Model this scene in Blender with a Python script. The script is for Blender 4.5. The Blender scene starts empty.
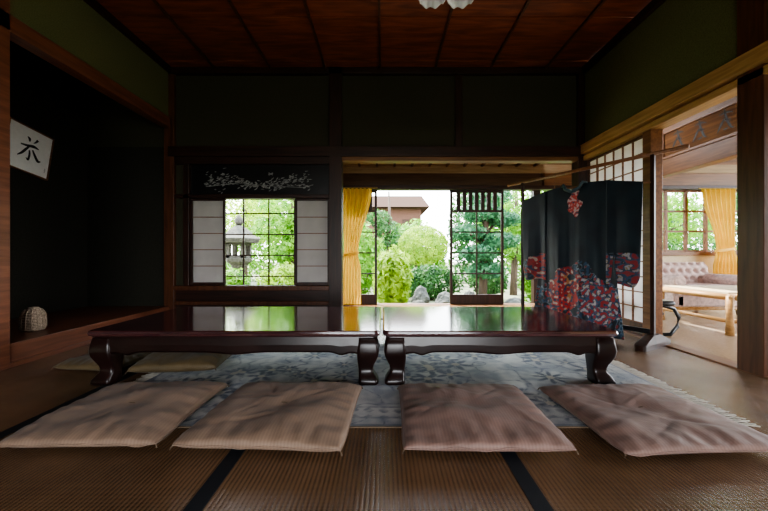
import bpy, bmesh, math, random
from mathutils import Vector, Matrix, noise
random.seed(7)
scene = bpy.context.scene
COL = scene.collection
scene.view_settings.look = 'AgX - Medium High Contrast'

# ------------------------------------------------------------------ materials
def new_mat(name):
    m = bpy.data.materials.new(name); m.use_nodes = True
    nt = m.node_tree; b = nt.nodes["Principled BSDF"]
    return m, nt, b
def plain(name, c, rough=0.6, metal=0.0, nscale=30, namt=0.15, bump=0.0, spec=0.5):
    m, nt, b = new_mat(name)
    tc = nt.nodes.new("ShaderNodeTexCoord")
    n = nt.nodes.new("ShaderNodeTexNoise"); n.inputs["Scale"].default_value = nscale
    n.inputs["Detail"].default_value = 4
    nt.links.new(tc.outputs["Object"], n.inputs["Vector"])
    r = nt.nodes.new("ShaderNodeValToRGB")
    r.color_ramp.elements[0].position = 0.3; r.color_ramp.elements[1].position = 0.7
    r.color_ramp.elements[0].color = tuple(x*(1-namt) for x in c)+(1,)
    r.color_ramp.elements[1].color = tuple(min(1, x*(1+namt)) for x in c)+(1,)
    nt.links.new(n.outputs["Fac"], r.inputs["Fac"])
    nt.links.new(r.outputs["Color"], b.inputs["Base Color"])
    b.inputs["Roughness"].default_value = rough
    b.inputs["Metallic"].default_value = metal
    b.inputs["Specular IOR Level"].default_value = spec
    if bump:
        bp = nt.nodes.new("ShaderNodeBump"); bp.inputs["Strength"].default_value = bump
        bp.inputs["Distance"].default_value = 0.01
        nt.links.new(n.outputs["Fac"], bp.inputs["Height"]); nt.links.new(bp.outputs["Normal"], b.inputs["Normal"])
    return m
def wood(name, c1, c2, rough=0.45, axis='Y', scale=9, spec=0.4, stretch=0.08):
    m, nt, b = new_mat(name)
    tc = nt.nodes.new("ShaderNodeTexCoord"); mp = nt.nodes.new("ShaderNodeMapping")
    s = [1, 1, 1]; s['XYZ'.index(axis)] = stretch
    mp.inputs["Scale"].default_value = s
    nt.links.new(tc.outputs["Object"], mp.inputs["Vector"])
    n = nt.nodes.new("ShaderNodeTexNoise"); n.inputs["Scale"].default_value = scale*4
    n.inputs["Detail"].default_value = 8; n.inputs["Distortion"].default_value = 0.6
    nt.links.new(mp.outputs["Vector"], n.inputs["Vector"])
    r = nt.nodes.new("ShaderNodeValToRGB")
    r.color_ramp.elements[0].position = 0.35; r.color_ramp.elements[1].position = 0.65
    r.color_ramp.elements[0].color = tuple(c1)+(1,); r.color_ramp.elements[1].color = tuple(c2)+(1,)
    nt.links.new(n.outputs["Fac"], r.inputs["Fac"]); nt.links.new(r.outputs["Color"], b.inputs["Base Color"])
    b.inputs["Roughness"].default_value = rough; b.inputs["Specular IOR Level"].default_value = spec
    bp = nt.nodes.new("ShaderNodeBump"); bp.inputs["Strength"].default_value = 0.08; bp.inputs["Distance"].default_value = 0.005
    nt.links.new(n.outputs["Fac"], bp.inputs["Height"]); nt.links.new(bp.outputs["Normal"], b.inputs["Normal"])
    return m
def leafmat(name, c, c2, trans=0.45):
    m, nt, b = new_mat(name)
    tc = nt.nodes.new("ShaderNodeTexCoord")
    n = nt.nodes.new("ShaderNodeTexNoise"); n.inputs["Scale"].default_value = 5; n.inputs["Detail"].default_value = 5
    nt.links.new(tc.outputs["Object"], n.inputs["Vector"])
    r = nt.nodes.new("ShaderNodeValToRGB"); r.color_ramp.elements[0].position = 0.35; r.color_ramp.elements[1].position = 0.65
    r.color_ramp.elements[0].color = tuple(c)+(1,); r.color_ramp.elements[1].color = tuple(c2)+(1,)
    nt.links.new(n.outputs["Fac"], r.inputs["Fac"]); nt.links.new(r.outputs["Color"], b.inputs["Base Color"])
    b.inputs["Roughness"].default_value = 0.55
    t = nt.nodes.new("ShaderNodeBsdfTranslucent"); nt.links.new(r.outputs["Color"], t.inputs["Color"])
    mx = nt.nodes.new("ShaderNodeMixShader"); mx.inputs[0].default_value = trans
    out = nt.nodes["Material Output"]
    nt.links.new(b.outputs[0], mx.inputs[1]); nt.links.new(t.outputs[0], mx.inputs[2]); nt.links.new(mx.outputs[0], out.inputs["Surface"])
    return m
def clothmat(name, c, trans=0.3):
    return leafmat(name, tuple(x*0.88 for x in c), c, trans)
def attrmat(name, rough=0.9, bump=0.3, bscale=300):
    m, nt, b = new_mat(name)
    a = nt.nodes.new("ShaderNodeAttribute"); a.attribute_name = "Col"
    tc = nt.nodes.new("ShaderNodeTexCoord")
    n = nt.nodes.new("ShaderNodeTexNoise"); n.inputs["Scale"].default_value = bscale
    nt.links.new(tc.outputs["Object"], n.inputs["Vector"])
    mx = nt.nodes.new("ShaderNodeMix"); mx.data_type = 'RGBA'; mx.blend_type = 'MULTIPLY'; mx.inputs["Factor"].default_value = 0.4
    nt.links.new(a.outputs["Color"], mx.inputs["A"]); nt.links.new(n.outputs["Fac"], mx.inputs["B"])
    nt.links.new(mx.outputs["Result"], b.inputs["Base Color"])
    bp = nt.nodes.new("ShaderNodeBump"); bp.inputs["Strength"].default_value = bump; bp.inputs["Distance"].default_value = 0.004
    nt.links.new(n.outputs["Fac"], bp.inputs["Height"]); nt.links.new(bp.outputs["Normal"], b.inputs["Normal"])
    b.inputs["Roughness"].default_value = rough
    return m

M = {}
M['wdark'] = wood("dark_timber", (0.018, 0.007, 0.004), (0.042, 0.015, 0.009), 0.45, 'Z')
M['wdarkx'] = wood("dark_timber_long", (0.018, 0.007, 0.004), (0.042, 0.015, 0.009), 0.45, 'X')
M['wpillar'] = wood("pillar_timber", (0.065, 0.023, 0.011), (0.12, 0.045, 0.021), 0.4, 'Z')
M['wledge'] = wood("ledge_timber", (0.13, 0.045, 0.024), (0.22, 0.08, 0.042), 0.35, 'Y')
M['wgold'] = wood("golden_timber", (0.36, 0.19, 0.07), (0.55, 0.32, 0.13), 0.45, 'Y')
M['wbrown'] = wood("brown_timber", (0.15, 0.06, 0.025), (0.25, 0.105, 0.042), 0.45, 'Y')
M['wbrownx'] = wood("brown_timber_long", (0.13, 0.055, 0.02), (0.22, 0.095, 0.035), 0.45, 'X')
M['weave'] = wood("eave_timber", (0.05, 0.024, 0.011), (0.09, 0.042, 0.019), 0.6, 'X')
M['wpale'] = wood("pale_timber", (0.26, 0.17, 0.085), (0.38, 0.26, 0.14), 0.5, 'X')
M['wceil'] = wood("ceiling_board", (0.150, 0.042, 0.021), (0.30, 0.086, 0.042), 0.5, 'X', 5, 0.4, 0.15)
M['wengawa'] = wood("veranda_board", (0.20, 0.10, 0.05), (0.32, 0.17, 0.08), 0.22, 'X')
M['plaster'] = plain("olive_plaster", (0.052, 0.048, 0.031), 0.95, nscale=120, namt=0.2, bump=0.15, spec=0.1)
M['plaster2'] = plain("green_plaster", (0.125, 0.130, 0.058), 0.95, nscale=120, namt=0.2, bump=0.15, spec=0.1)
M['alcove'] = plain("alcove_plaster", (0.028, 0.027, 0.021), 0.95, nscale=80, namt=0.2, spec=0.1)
M['cream'] = plain("cream_plaster", (0.60, 0.49, 0.33), 0.9, nscale=80, namt=0.08)
M['lacquer'] = plain("dark_lacquer", (0.016, 0.006, 0.005), 0.30, nscale=6, namt=0.4, spec=0.5)
M['lactop'] = plain("lacquer_top", (0.070, 0.022, 0.026), 0.10, nscale=6, namt=0.3, spec=1.0)
M['lactop'].node_tree.nodes["Principled BSDF"].inputs["IOR"].default_value = 2.3
M['black'] = plain("black_lacquer", (0.010, 0.010, 0.011), 0.3)
M['cord'] = plain("cotton_cord", (0.14, 0.095, 0.06), 0.9)
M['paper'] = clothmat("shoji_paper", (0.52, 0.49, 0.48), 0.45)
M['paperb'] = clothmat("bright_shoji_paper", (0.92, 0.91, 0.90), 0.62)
M['white'] = plain("white_paper", (0.95, 0.95, 0.93), 0.8, namt=0.03)
M['ink'] = plain("black_ink", (0.008, 0.008, 0.008), 0.6)
M['inlay'] = plain("pale_inlay", (0.30, 0.30, 0.29), 0.6, namt=0.4)
M['curtain'] = clothmat("yellow_curtain_cloth", (0.93, 0.64, 0.12), 0.4)
M['glasswhite'] = plain("milk_glass", (0.88, 0.88, 0.90), 0.2, namt=0.03)
M['brass'] = plain("aged_brass", (0.35, 0.24, 0.10), 0.35, 1.0)
M['stone'] = plain("garden_stone", (0.075, 0.075, 0.065), 0.9, nscale=8, namt=0.5, bump=0.6)
M['stonel'] = plain("lantern_granite", (0.075, 0.070, 0.055), 0.9, nscale=25, namt=0.5, bump=0.5)
M['ground'] = plain("garden_ground", (0.17, 0.18, 0.11), 1.0, nscale=3, namt=0.5, bump=0.5)
M['basket'] = plain("pale_wicker", (0.42, 0.33, 0.25), 0.8, nscale=90, namt=0.4, bump=0.6)
M['leafA'] = leafmat("fresh_leaf", (0.07, 0.23, 0.02), (0.25, 0.47, 0.045))
M['leafB'] = leafmat("deep_leaf", (0.022, 0.085, 0.02), (0.08, 0.21, 0.05))
M['leafC'] = leafmat("yellow_green_leaf", (0.17, 0.31, 0.015), (0.42, 0.58, 0.05))
M['leafD'] = leafmat("pine_leaf", (0.025, 0.11, 0.05), (0.08, 0.24, 0.10))
M['bark'] = wood("bark", (0.05, 0.035, 0.025), (0.12, 0.08, 0.06), 0.9, 'Z')
M['rooftile'] = plain("brown_roof", (0.070, 0.045, 0.036), 1.0, spec=0.0)
M['hwall'] = plain("house_boards", (0.12, 0.065, 0.048), 1.0, spec=0.0)
M['sofa'] = plain("tufted_sofa_cloth", (0.52, 0.38, 0.34), 0.85, nscale=28, namt=0.25, bump=0.2)

def tatami_mat():
    m, nt, b = new_mat("tatami_rush")
    tc = nt.nodes.new("ShaderNodeTexCoord")
    w = nt.nodes.new("ShaderNodeTexWave"); w.wave_type = 'BANDS'; w.bands_direction = 'X'
    w.inputs["Scale"].default_value = 22; w.inputs["Distortion"].default_value = 0.3; w.inputs["Detail"].default_value = 1
    nt.links.new(tc.outputs["Object"], w.inputs["Vector"])
    w2 = nt.nodes.new("ShaderNodeTexWave"); w2.wave_type = 'BANDS'; w2.bands_direction = 'Y'
    w2.inputs["Scale"].default_value = 60; w2.inputs["Distortion"].default_value = 0.5
    nt.links.new(tc.outputs["Object"], w2.inputs["Vector"])
    n = nt.nodes.new("ShaderNodeTexNoise"); n.inputs["Scale"].default_value = 2.5; n.inputs["Detail"].default_value = 6
    nt.links.new(tc.outputs["Object"], n.inputs["Vector"])
    a = nt.nodes.new("ShaderNodeMath"); a.operation = 'ADD'
    nt.links.new(w.outputs["Fac"], a.inputs[0]); nt.links.new(w2.outputs["Fac"], a.inputs[1])
    a2 = nt.nodes.new("ShaderNodeMath"); a2.operation = 'MULTIPLY_ADD'; a2.inputs[1].default_value = 0.32
    nt.links.new(a.outputs[0], a2.inputs[0]); nt.links.new(n.outputs["Fac"], a2.inputs[2])
    r = nt.nodes.new("ShaderNodeValToRGB"); r.color_ramp.elements[0].position = 0.38; r.color_ramp.elements[1].position = 1.0
    r.color_ramp.elements[0].color = (0.036, 0.019, 0.011, 1); r.color_ramp.elements[1].color = (0.24, 0.135, 0.070, 1)
    nt.links.new(a2.outputs[0], r.inputs["Fac"]); nt.links.new(r.outputs["Color"], b.inputs["Base Color"])
    bp = nt.nodes.new("ShaderNodeBump"); bp.inputs["Strength"].default_value = 0.25; bp.inputs["Distance"].default_value = 0.0022
    nt.links.new(a.outputs[0], bp.inputs["Height"]); nt.links.new(bp.outputs["Normal"], b.inputs["Normal"])
    b.inputs["Roughness"].default_value = 0.27; b.inputs["Specular IOR Level"].default_value = 1.0
    b.inputs["IOR"].default_value = 1.7
    return m
M['tatami'] = tatami_mat()
M['border'] = plain("tatami_border_cloth", (0.008, 0.010, 0.014), 0.8, nscale=200)
def cushmat(name, c):
    m = plain(name, c, 0.6, nscale=7, namt=0.14)
    nt = m.node_tree; b = nt.nodes["Principled BSDF"]
    base = b.inputs["Base Color"].links[0].from_socket
    tc = nt.nodes.new("ShaderNodeTexCoord")
    w = nt.nodes.new("ShaderNodeTexWave"); w.bands_direction = 'X'; w.inputs["Scale"].default_value = 26; w.inputs["Distortion"].default_value = .6
    nt.links.new(tc.outputs["Object"], w.inputs["Vector"])
    r = nt.nodes.new("ShaderNodeValToRGB"); r.color_ramp.elements[0].color = (.74, .72, .70, 1); r.color_ramp.elements[1].color = (1, 1, 1, 1)
    nt.links.new(w.outputs["Fac"], r.inputs["Fac"])
    mx = nt.nodes.new("ShaderNodeMix"); mx.data_type = 'RGBA'; mx.blend_type = 'MULTIPLY'; mx.inputs["Factor"].default_value = .5
    nt.links.new(base, mx.inputs["A"]); nt.links.new(r.outputs["Color"], mx.inputs["B"]); nt.links.new(mx.outputs["Result"], b.inputs["Base Color"])
    n2 = nt.nodes.new("ShaderNodeTexNoise"); n2.inputs["Scale"].default_value = 10; n2.inputs["Detail"].default_value = 5; n2.inputs["Distortion"].default_value = 1.2
    nt.links.new(tc.outputs["Object"], n2.inputs["Vector"])
    bp2 = nt.nodes.new("ShaderNodeBump"); bp2.inputs["Strength"].default_value = 0.35; bp2.inputs["Distance"].default_value = 0.013
    nt.links.new(n2.outputs["Fac"], bp2.inputs["Height"])
    nt.links.new(bp2.outputs["Normal"], b.inputs["Normal"])
    b.inputs["Sheen Weight"].default_value = .1
    return m
M['cushA'] = cushmat("brown_cotton", (0.265, 0.175, 0.122))
M['cushB'] = cushmat("mauve_cotton", (0.255, 0.155, 0.125))
M['cushC'] = cushmat("olive_cotton", (0.135, 0.092, 0.042))

# ------------------------------------------------------------------ mesh builder
class MB:
    def __init__(s): s.v = []; s.f = []; s.mi = []
    def add(s, vs, fs, mi=0):
        o = len(s.v); s.v += [tuple(v) for v in vs]
        for f in fs: s.f.append(tuple(i+o for i in f)); s.mi.append(mi)
        return s
    def box(s, x0, x1, y0, y1, z0, z1, mi=0):
        vs = [(x0,y0,z0),(x1,y0,z0),(x1,y1,z0),(x0,y1,z0),(x0,y0,z1),(x1,y0,z1),(x1,y1,z1),(x0,y1,z1)]
        fs = [(0,3,2,1),(4,5,6,7),(0,1,5,4),(1,2,6,5),(2,3,7,6),(3,0,4,7)]
        return s.add(vs, fs, mi)
    def rings(s, rings, mi=0, caps=True, closed=True):
        n = len(rings[0]); vs = [v for r in rings for v in r]; fs = []
        for i in range(len(rings)-1):
            for j in range(n if closed else n-1):
                k = (j+1) % n
                fs.append((i*n+j, i*n+k, (i+1)*n+k, (i+1)*n+j))
        if caps:
            fs.append(tuple(reversed(range(n)))); fs.append(tuple((len(rings)-1)*n+j for j in range(n)))
        return s.add(vs, fs, mi)
    def lathe(s, prof, cx=0, cy=0, cz=0, n=24, mi=0):
        return s.rings([[(cx+r*math.cos(2*math.pi*k/n), cy+r*math.sin(2*math.pi*k/n), cz+z) for k in range(n)] for r, z in prof], mi)
    def tube(s, pts, rad, n=8, mi=0):
        pts = [Vector(p) for p in pts]; rs = []
        if not isinstance(rad, (list, tuple)): rad = [rad]*len(pts)
        for i, p in enumerate(pts):
            d = (pts[min(i+1, len(pts)-1)]-pts[max(i-1, 0)]).normalized()
            a = Vector((0,0,1)) if abs(d.z) < 0.9 else Vector((1,0,0))
            u = d.cross(a).normalized(); w = d.cross(u).normalized()
            rs.append([tuple(p+(u*math.cos(2*math.pi*k/n)+w*math.sin(2*math.pi*k/n))*rad[i]) for k in range(n)])
        return s.rings(rs, mi)
    def obj(s, name, mats, bevel=0, smooth=False, parent=None, **props):
        me = bpy.data.meshes.new(name); me.from_pydata(s.v, [], s.f)
        if not isinstance(mats, (list, tuple)): mats = [mats]
        for m in mats: me.materials.append(m)
        me.polygons.foreach_set("material_index", s.mi)
        if smooth: me.polygons.foreach_set("use_smooth", [True]*len(s.f))
        bm = bmesh.new(); bm.from_mesh(me); bmesh.ops.recalc_face_normals(bm, faces=bm.faces); bm.to_mesh(me); bm.free()
        o = bpy.data.objects.new(name, me); COL.objects.link(o)
        if bevel:
            b = o.modifiers.new("bevel", 'BEVEL'); b.width = bevel; b.segments = 2; b.limit_method = 'ANGLE'
        if parent: attach(o, parent)
        for k, val in props.items(): o[k] = val
        return o
def attach(o, p):
    o.parent = p; o.matrix_parent_inverse = p.matrix_basis.inverted()
def empty(name, loc, label, category, **props):
    o = bpy.data.objects.new(name, None); COL.objects.link(o); o.location = loc; o.empty_display_size = 0.1
    o["label"] = label; o["category"] = category
    for k, v in props.items(): o[k] = v
    return o
def struct(mb, name, mats, label, category, bevel=0, smooth=False):
    return mb.obj(name, mats, bevel, smooth, kind="structure", label=label, category=category)
_tn = [0]
def trim(x0, x1, y0, y1, z0, z1, mat, label="dark timber beam", cat="beam", bevel=0.004):
    _tn[0] += 1
    return struct(MB().box(x0,x1,y0,y1,z0,z1), "trim_%d" % _tn[0], mat, label, cat, bevel)

XL, XR, D, ZC = -2.35, 2.17, 3.74, 2.75
# ------------------------------------------------------------------ floor
mb = MB()
mb.box(XL, XR, -3.0, D, -0.06, 0.0, 0)
for x in [-1.49, -0.525, 0.44, 1.405]: mb.box(x-0.026, x+0.026, -3.0, D-0.02, 0.0, 0.0015, 1)
struct(mb, "floor", [M['tatami'], M['border']], "woven rush tatami mats with black cloth borders", "floor")
mb = MB()
n = 9
for i in range(n):
    y0 = D+0.06+i*(1.24/n); mb.box(-4.2, XR+0.12, y0+0.002, y0+1.24/n-0.002, -0.06, -0.005)
struct(mb, "floor_veranda", M['wengawa'], "polished wooden veranda floorboards", "floor", 0.002)
mb = MB(); mb.box(XR+0.12, 6.2, -3, 5.0, -0.06, -0.004)
struct(mb, "floor_parlour", plain("pale_matting", (0.46, 0.35, 0.24), 0.22, nscale=60, namt=0.12, spec=1.0), "pale matting floor of the adjoining room", "floor")
mb = MB(); mb.box(-40, 40, -40, 60, -0.55, -0.45)
struct(mb, "ground", M['ground'], "mossy garden earth and gravel", "ground")

# ------------------------------------------------------------------ ceiling
mb = MB()
y = -3.0; i = 0
while y < D:
    mb.box(-3.35, XR, y+.003, min(y+0.327, D), ZC+0.008*(i % 2), ZC+0.05)
    y += 0.33; i += 1
for k in range(9):
    x = -0.04+0.6*(k-4)
    if -2.35 < x < XR-0.03: mb.box(x-0.010, x+0.010, -3, D, ZC-0.020, ZC, 1)
struct(mb, "ceiling", [M['wceil'], M['wpillar']], "reddish brown board ceiling with slim battens", "ceiling")
mb = MB(); mb.box(-3.5, XR+0.15, -3.2, D+0.3, ZC+0.06, ZC+0.3)
struct(mb, "ceiling_loft", M['wdark'], "roof timber over the room", "ceiling")

# ------------------------------------------------------------------ back wall
y0, y1 = D, D+0.10
mb = MB()
mb.box(-3.4, XR, y0+0.02, y1-0.02, 1.89, ZC)
mb.box(XL, -2.15, y0+0.02, y1-0.02, 0.37, 1.80)
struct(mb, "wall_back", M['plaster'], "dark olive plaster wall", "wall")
mb = MB(); mb.box(XL, -0.52, y0+0.015, y1-0.02, -0.05, 0.37)
struct(mb, "wall_back_wainscot", M['wdarkx'], "dark board wall beneath the window", "wall")
trim(XL-0.05, XL+0.06, y0-0.02, y1, 0, ZC, M['wpillar'], "reddish corner post", "post")
trim(-0.60, -0.46, y0-0.03, y1+0.01, 0, ZC, M['wdark'], "dark square post between window and opening", "post")
trim(0.78, 0.86, y0-0.0, y1, 1.89, ZC, M['wdark'], "short dark post above the opening", "post")
trim(XR-0.05, XR+0.09, y0-0.02, y1+0.02, 0, ZC, M['wdark'], "dark corner post", "post")
trim(XL, XR, y0-0.035, y1+0.02, 1.78, 1.89, M['wdarkx'], "long dark timber rail above the opening")
trim(-0.46, XR-0.05, y0-0.015, y1, 1.735, 1.78, M['wbrownx'], "grooved brown lintel rail")
trim(XL+0.06, -0.60, y0-0.015, y1, 1.70, 1.78, M['wdarkx'], "dark lintel over the carved panel")
trim(XL, XR, y0-0.03, y0+0.03, ZC-0.07, ZC, M['wdarkx'], "dark cornice")
trim(XL+0.06, -0.60, y0-0.03, y1, 0.32, 0.37, M['wpillar'], "reddish window sill rail", "sill")
trim(XL+0.06, -0.60, y0-0.02, y0+0.02, 0.16, 0.20, M['wpillar'], "low reddish wall rail", "rail")
trim(XL+0.06, -0.60, y0-0.02, y1, 1.325, 1.37, M['wdarkx'], "dark head rail of the window")
trim(-2.19, -2.13, y0-0.02, y1, 0.37, 1.70, M['wdark'], "dark window jamb", "post")
trim(-0.46, XR-0.05, y0-0.01, y1, -0.03, 0.012, M['wbrownx'], "worn wooden threshold", "sill")

# carved transom panel
pan = empty("carved_transom_panel", (-1.37, D+0.05, 1.42), "black transom board with pale inlaid foliage and birds", "panel")
MB().box(-2.13, -0.60, D+0.03, D+0.07, 1.372, 1.70).obj("board", M['black'], parent=pan)
mb = MB()
def leafshape(cx, cz, L, W, a, y):
    pts = []
    for k in range(10):
        t = k/9*math.pi*2; px = math.cos(t)*L/2; pz = math.sin(t)*W/2*(1-0.4*math.cos(t))
        pts.append((cx+px*math.cos(a)-pz*math.sin(a), y, cz+px*math.sin(a)+pz*math.cos(a)))
    return pts
rl = random.Random(5)
for k in range(260):
    t = rl.random(); cx = -1.97+t*1.19
    env = .075+.03*math.sin(t*7+1)
    cz = 1.50+0.03*math.sin(t*9)+rl.gauss(0, .5)*env
    a = rl.uniform(-.3, .5)+(.6 if rl.random() < .3 else 0)
    p = leafshape(cx, cz, rl.uniform(0.02, 0.045), rl.uniform(0.005, 0.010), a, D+0.024)
    q = [(x, yy+0.008, z) for x, yy, z in p]; mb.rings([p, q])
mb.tube([(-1.95, D+0.024, 1.46), (-1.6, D+0.024, 1.50), (-1.3, D+0.024, 1.47), (-0.9, D+0.024, 1.45), (-0.78, D+0.024, 1.48)], 0.003, 6)
for bx, bz in [(-1.25, 1.60), (-1.02, 1.57)]:
    for a in (0.5, -0.5, 0.1):
        p = leafshape(bx, bz, 0.06, 0.012, a, D+0.022); mb.rings([p, [(x, yy+0.008, z) for x, yy, z in p]])
o = mb.obj("inlay", M['inlay'], parent=pan); o["kind"] = "stuff"

# ------------------------------------------------------------------ shoji / lattice
def shoji(name, org, w, h, cols, rows, lower, label, rot=0.0, paper=None, frame=None, bar=M['wbrown']):
    e = empty(name, org, label, "sliding screen"); e.rotation_euler = (0, 0, rot)
    fw = 0.022
    m = MB(); m.box(0, fw, -.015, .015, 0, h); m.box(w-fw, w, -.015, .015, 0, h)
    m.box(fw, w-fw, -.015, .015, 0, fw+0.01); m.box(fw, w-fw, -.015, .015, h-fw, h)
    if lower: m.box(fw, w-fw, -.006, .006, fw+.01, lower)
    o = m.obj("frame", frame or M['wdark'], 0.002); o.parent = e
    zb = lower if lower else fw+.01
    if cols > 1:
        m = MB()
        for c in range(1, cols):
            x = fw+(w-2*fw)*c/cols; m.box(x-.005, x+.005, -.010, .002, zb, h-fw)
        for r in range(0 if lower else 1, rows):
            z = zb+(h-fw-zb)*r/rows; m.box(fw-.001, w-fw+.001, -.009, .002, z-.005, z+.005)
        o = m.obj("lattice", bar); o.parent = e
    else:
        for r in range(1, rows):
            z = zb+(h-fw-zb)*r/rows; m = MB(); m.box(fw-.001, w-fw+.001, -.009, .002, z-.004, z+.004)
            o = m.obj("crossbar", bar); o.parent = e
    m = MB(); m.box(fw, w-fw, .003, .005, zb, h-fw); o = m.obj("paper", paper or M['paper']); o.parent = e
    return e
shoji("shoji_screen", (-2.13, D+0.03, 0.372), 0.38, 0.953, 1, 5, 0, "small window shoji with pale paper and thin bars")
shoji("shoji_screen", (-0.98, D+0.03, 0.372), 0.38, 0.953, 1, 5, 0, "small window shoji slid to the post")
shoji("shoji_screen", (XR+0.05, 3.70, 0.0), 0.81, 1.73, 6, 12, 0.12, "tall white paper shoji behind the kimono", -math.pi/2, M['paperb'], M['wpillar'])

def lattice(org, w, h, cols, rows, slats, label, rail=0.14):
    e = empty("lattice_door", org, label, "sliding door"); e["group"] = "glazed lattice doors along the veranda"
    fw = 0.035; m = MB()
    m.box(0, fw, -.018, .018, 0, h); m.box(w-fw, w, -.018, .018, 0, h)
    m.box(fw, w-fw, -.018, .018, 0, rail); m.box(fw, w-fw, -.018, .018, h-fw, h)
    m.obj("frame", M['wdark'], 0.002).parent = e
    zt = h-fw-(0.27 if slats else 0); m = MB()
    for c in range(1, cols):
        x = fw+(w-2*fw)*c/cols; m.box(x-.009, x+.009, -.011, .011, rail, zt)
    for r in range(1, rows):
        z = rail+(zt-rail)*r/rows; m.box(fw, w-fw, -.010, .010, z-.009, z+.009)
    if slats:
        m.box(fw, w-fw, -.014, .014, zt-.012, zt+.02)
        k = 8
        for c in range(1, k):
            x = fw+(w-2*fw)*c/k; m.box(x-.027, x+.027, -.010, .010, zt+.02, h-fw)
    m.obj("lattice", M['wdark']).parent = e
    return e
YO = 4.92
lattice((0.95, YO, 0), 0.77, 1.64, 2, 4, True, "dark lattice sliding door with slatted top")
lattice((-0.66, YO, 0), 0.56, 1.64, 2, 4, True, "dark lattice sliding door partly behind the curtain")
lattice((-2.42, YO, 0), 1.16, 1.64, 3, 5, False, "dark lattice door seen through the shoji window", 0.10)
lattice((-3.62, YO, 0), 1.16, 1.64, 3, 5, False, "dark lattice door beside the stone lantern view", 0.10)
lattice((-1.24, YO+.05, 0), 0.57, 1.64, 2, 4, False, "dark lattice door by the veranda post", 0.10)

# outer line of veranda
trim(-4.2, 6.2, YO-.06, YO+.08, 1.645, 1.70, M['wdarkx'], "dark veranda lintel")
trim(-4.2, XR+.9, YO-.05, YO+.09, -0.07, 0.0, M['wbrownx'], "veranda sill", "sill")
trim(-4.2, XR+.1, YO-.02, YO+.06, 1.70, 1.88, M['weave'], "plain brown board above the veranda lintel")
trim(-4.2, 6.2, YO-.03, YO+.06, 1.88, 2.0, M['wpale'], "pale veranda wall plate")
for x in (-3.7, -0.70, 2.25):
    trim(x-.05, x+.05, YO-.03+.12, YO+.07+.12, -0.45, 1.98, M['wdark'], "dark veranda post", "post")
struct(MB().box(-4.2, XR+.1, D+.1, YO, 2.0, 2.04), "ceiling_veranda", M['wpale'], "board veranda ceiling", "ceiling")
mb = MB()
for k in range(26):
    x = -4.1+k*0.25; mb.box(x-.015, x+.015, D+.1, YO-.03, 1.97, 2.0)
struct(mb, "trim_veranda_rafters", M['weave'], "veranda ceiling rafters", "rafters")
mb = MB()
vs = [(-4.4, YO, 2.10), (6.4, YO, 2.10), (6.4, 5.75, 1.87), (-4.4, 5.75, 1.87)]
vs += [(a, b, c+.04) for a, b, c in vs]
mb.add(vs, [(0,3,2,1),(4,5,6,7),(0,1,5,4),(1,2,6,5),(2,3,7,6),(3,0,4,7)])
for k in range(44):
    x = -4.3+k*0.25
    r = [(x-.02, YO, 2.04), (x+.02, YO, 2.04), (x+.02, YO, 2.10), (x-.02, YO, 2.10)]
    q = [(a, 5.72, c-.23+.005) for a, b, c in r]; mb.rings([r, q])
struct(mb, "trim_eaves", M['weave'], "wooden eaves with exposed rafters", "eaves")
struct(MB().box(-4.3, -4.2, D, 5.0, -.05, 2.1), "wall_veranda_end", M['plaster'], "olive end wall of the veranda", "wall")

# ------------------------------------------------------------------ left side: alcove
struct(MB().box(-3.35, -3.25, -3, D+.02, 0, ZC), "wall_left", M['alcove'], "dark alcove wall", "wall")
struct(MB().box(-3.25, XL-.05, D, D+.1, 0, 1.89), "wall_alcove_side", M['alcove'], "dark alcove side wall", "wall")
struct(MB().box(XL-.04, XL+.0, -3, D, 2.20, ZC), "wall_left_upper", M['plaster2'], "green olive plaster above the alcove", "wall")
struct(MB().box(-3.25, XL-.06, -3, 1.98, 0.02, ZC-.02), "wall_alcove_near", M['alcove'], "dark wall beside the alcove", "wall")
trim(XL-.07, XL+.03, -3, D-.03, 2.09, 2.20, M['wledge'], "reddish brown alcove lintel")
trim(XL-.10, XL+.03, 1.99, 2.12, 0, ZC, M['wledge'], "reddish alcove pillar", "post")
trim(XL-.05, XL+.02, 2.12, D-.03, 0.03, 0.15, M['wledge'], "polished reddish alcove front sill", "sill")
trim(XL-.02, XL+.025, 2.12, D-.03, 0.0, 0.03, M['wledge'], "slim base strip under the alcove sill", "sill", 0.002)
struct(MB().box(-3.25, XL-.05, 1.98, D, 0.0, 0.145), "floor_alcove", M['wledge'], "reddish polished alcove floor", "floor")
trim(-2.35, XL+.04, -3, D-.03, ZC-.06, ZC, M['wdark'], "dark cornice")

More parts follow.
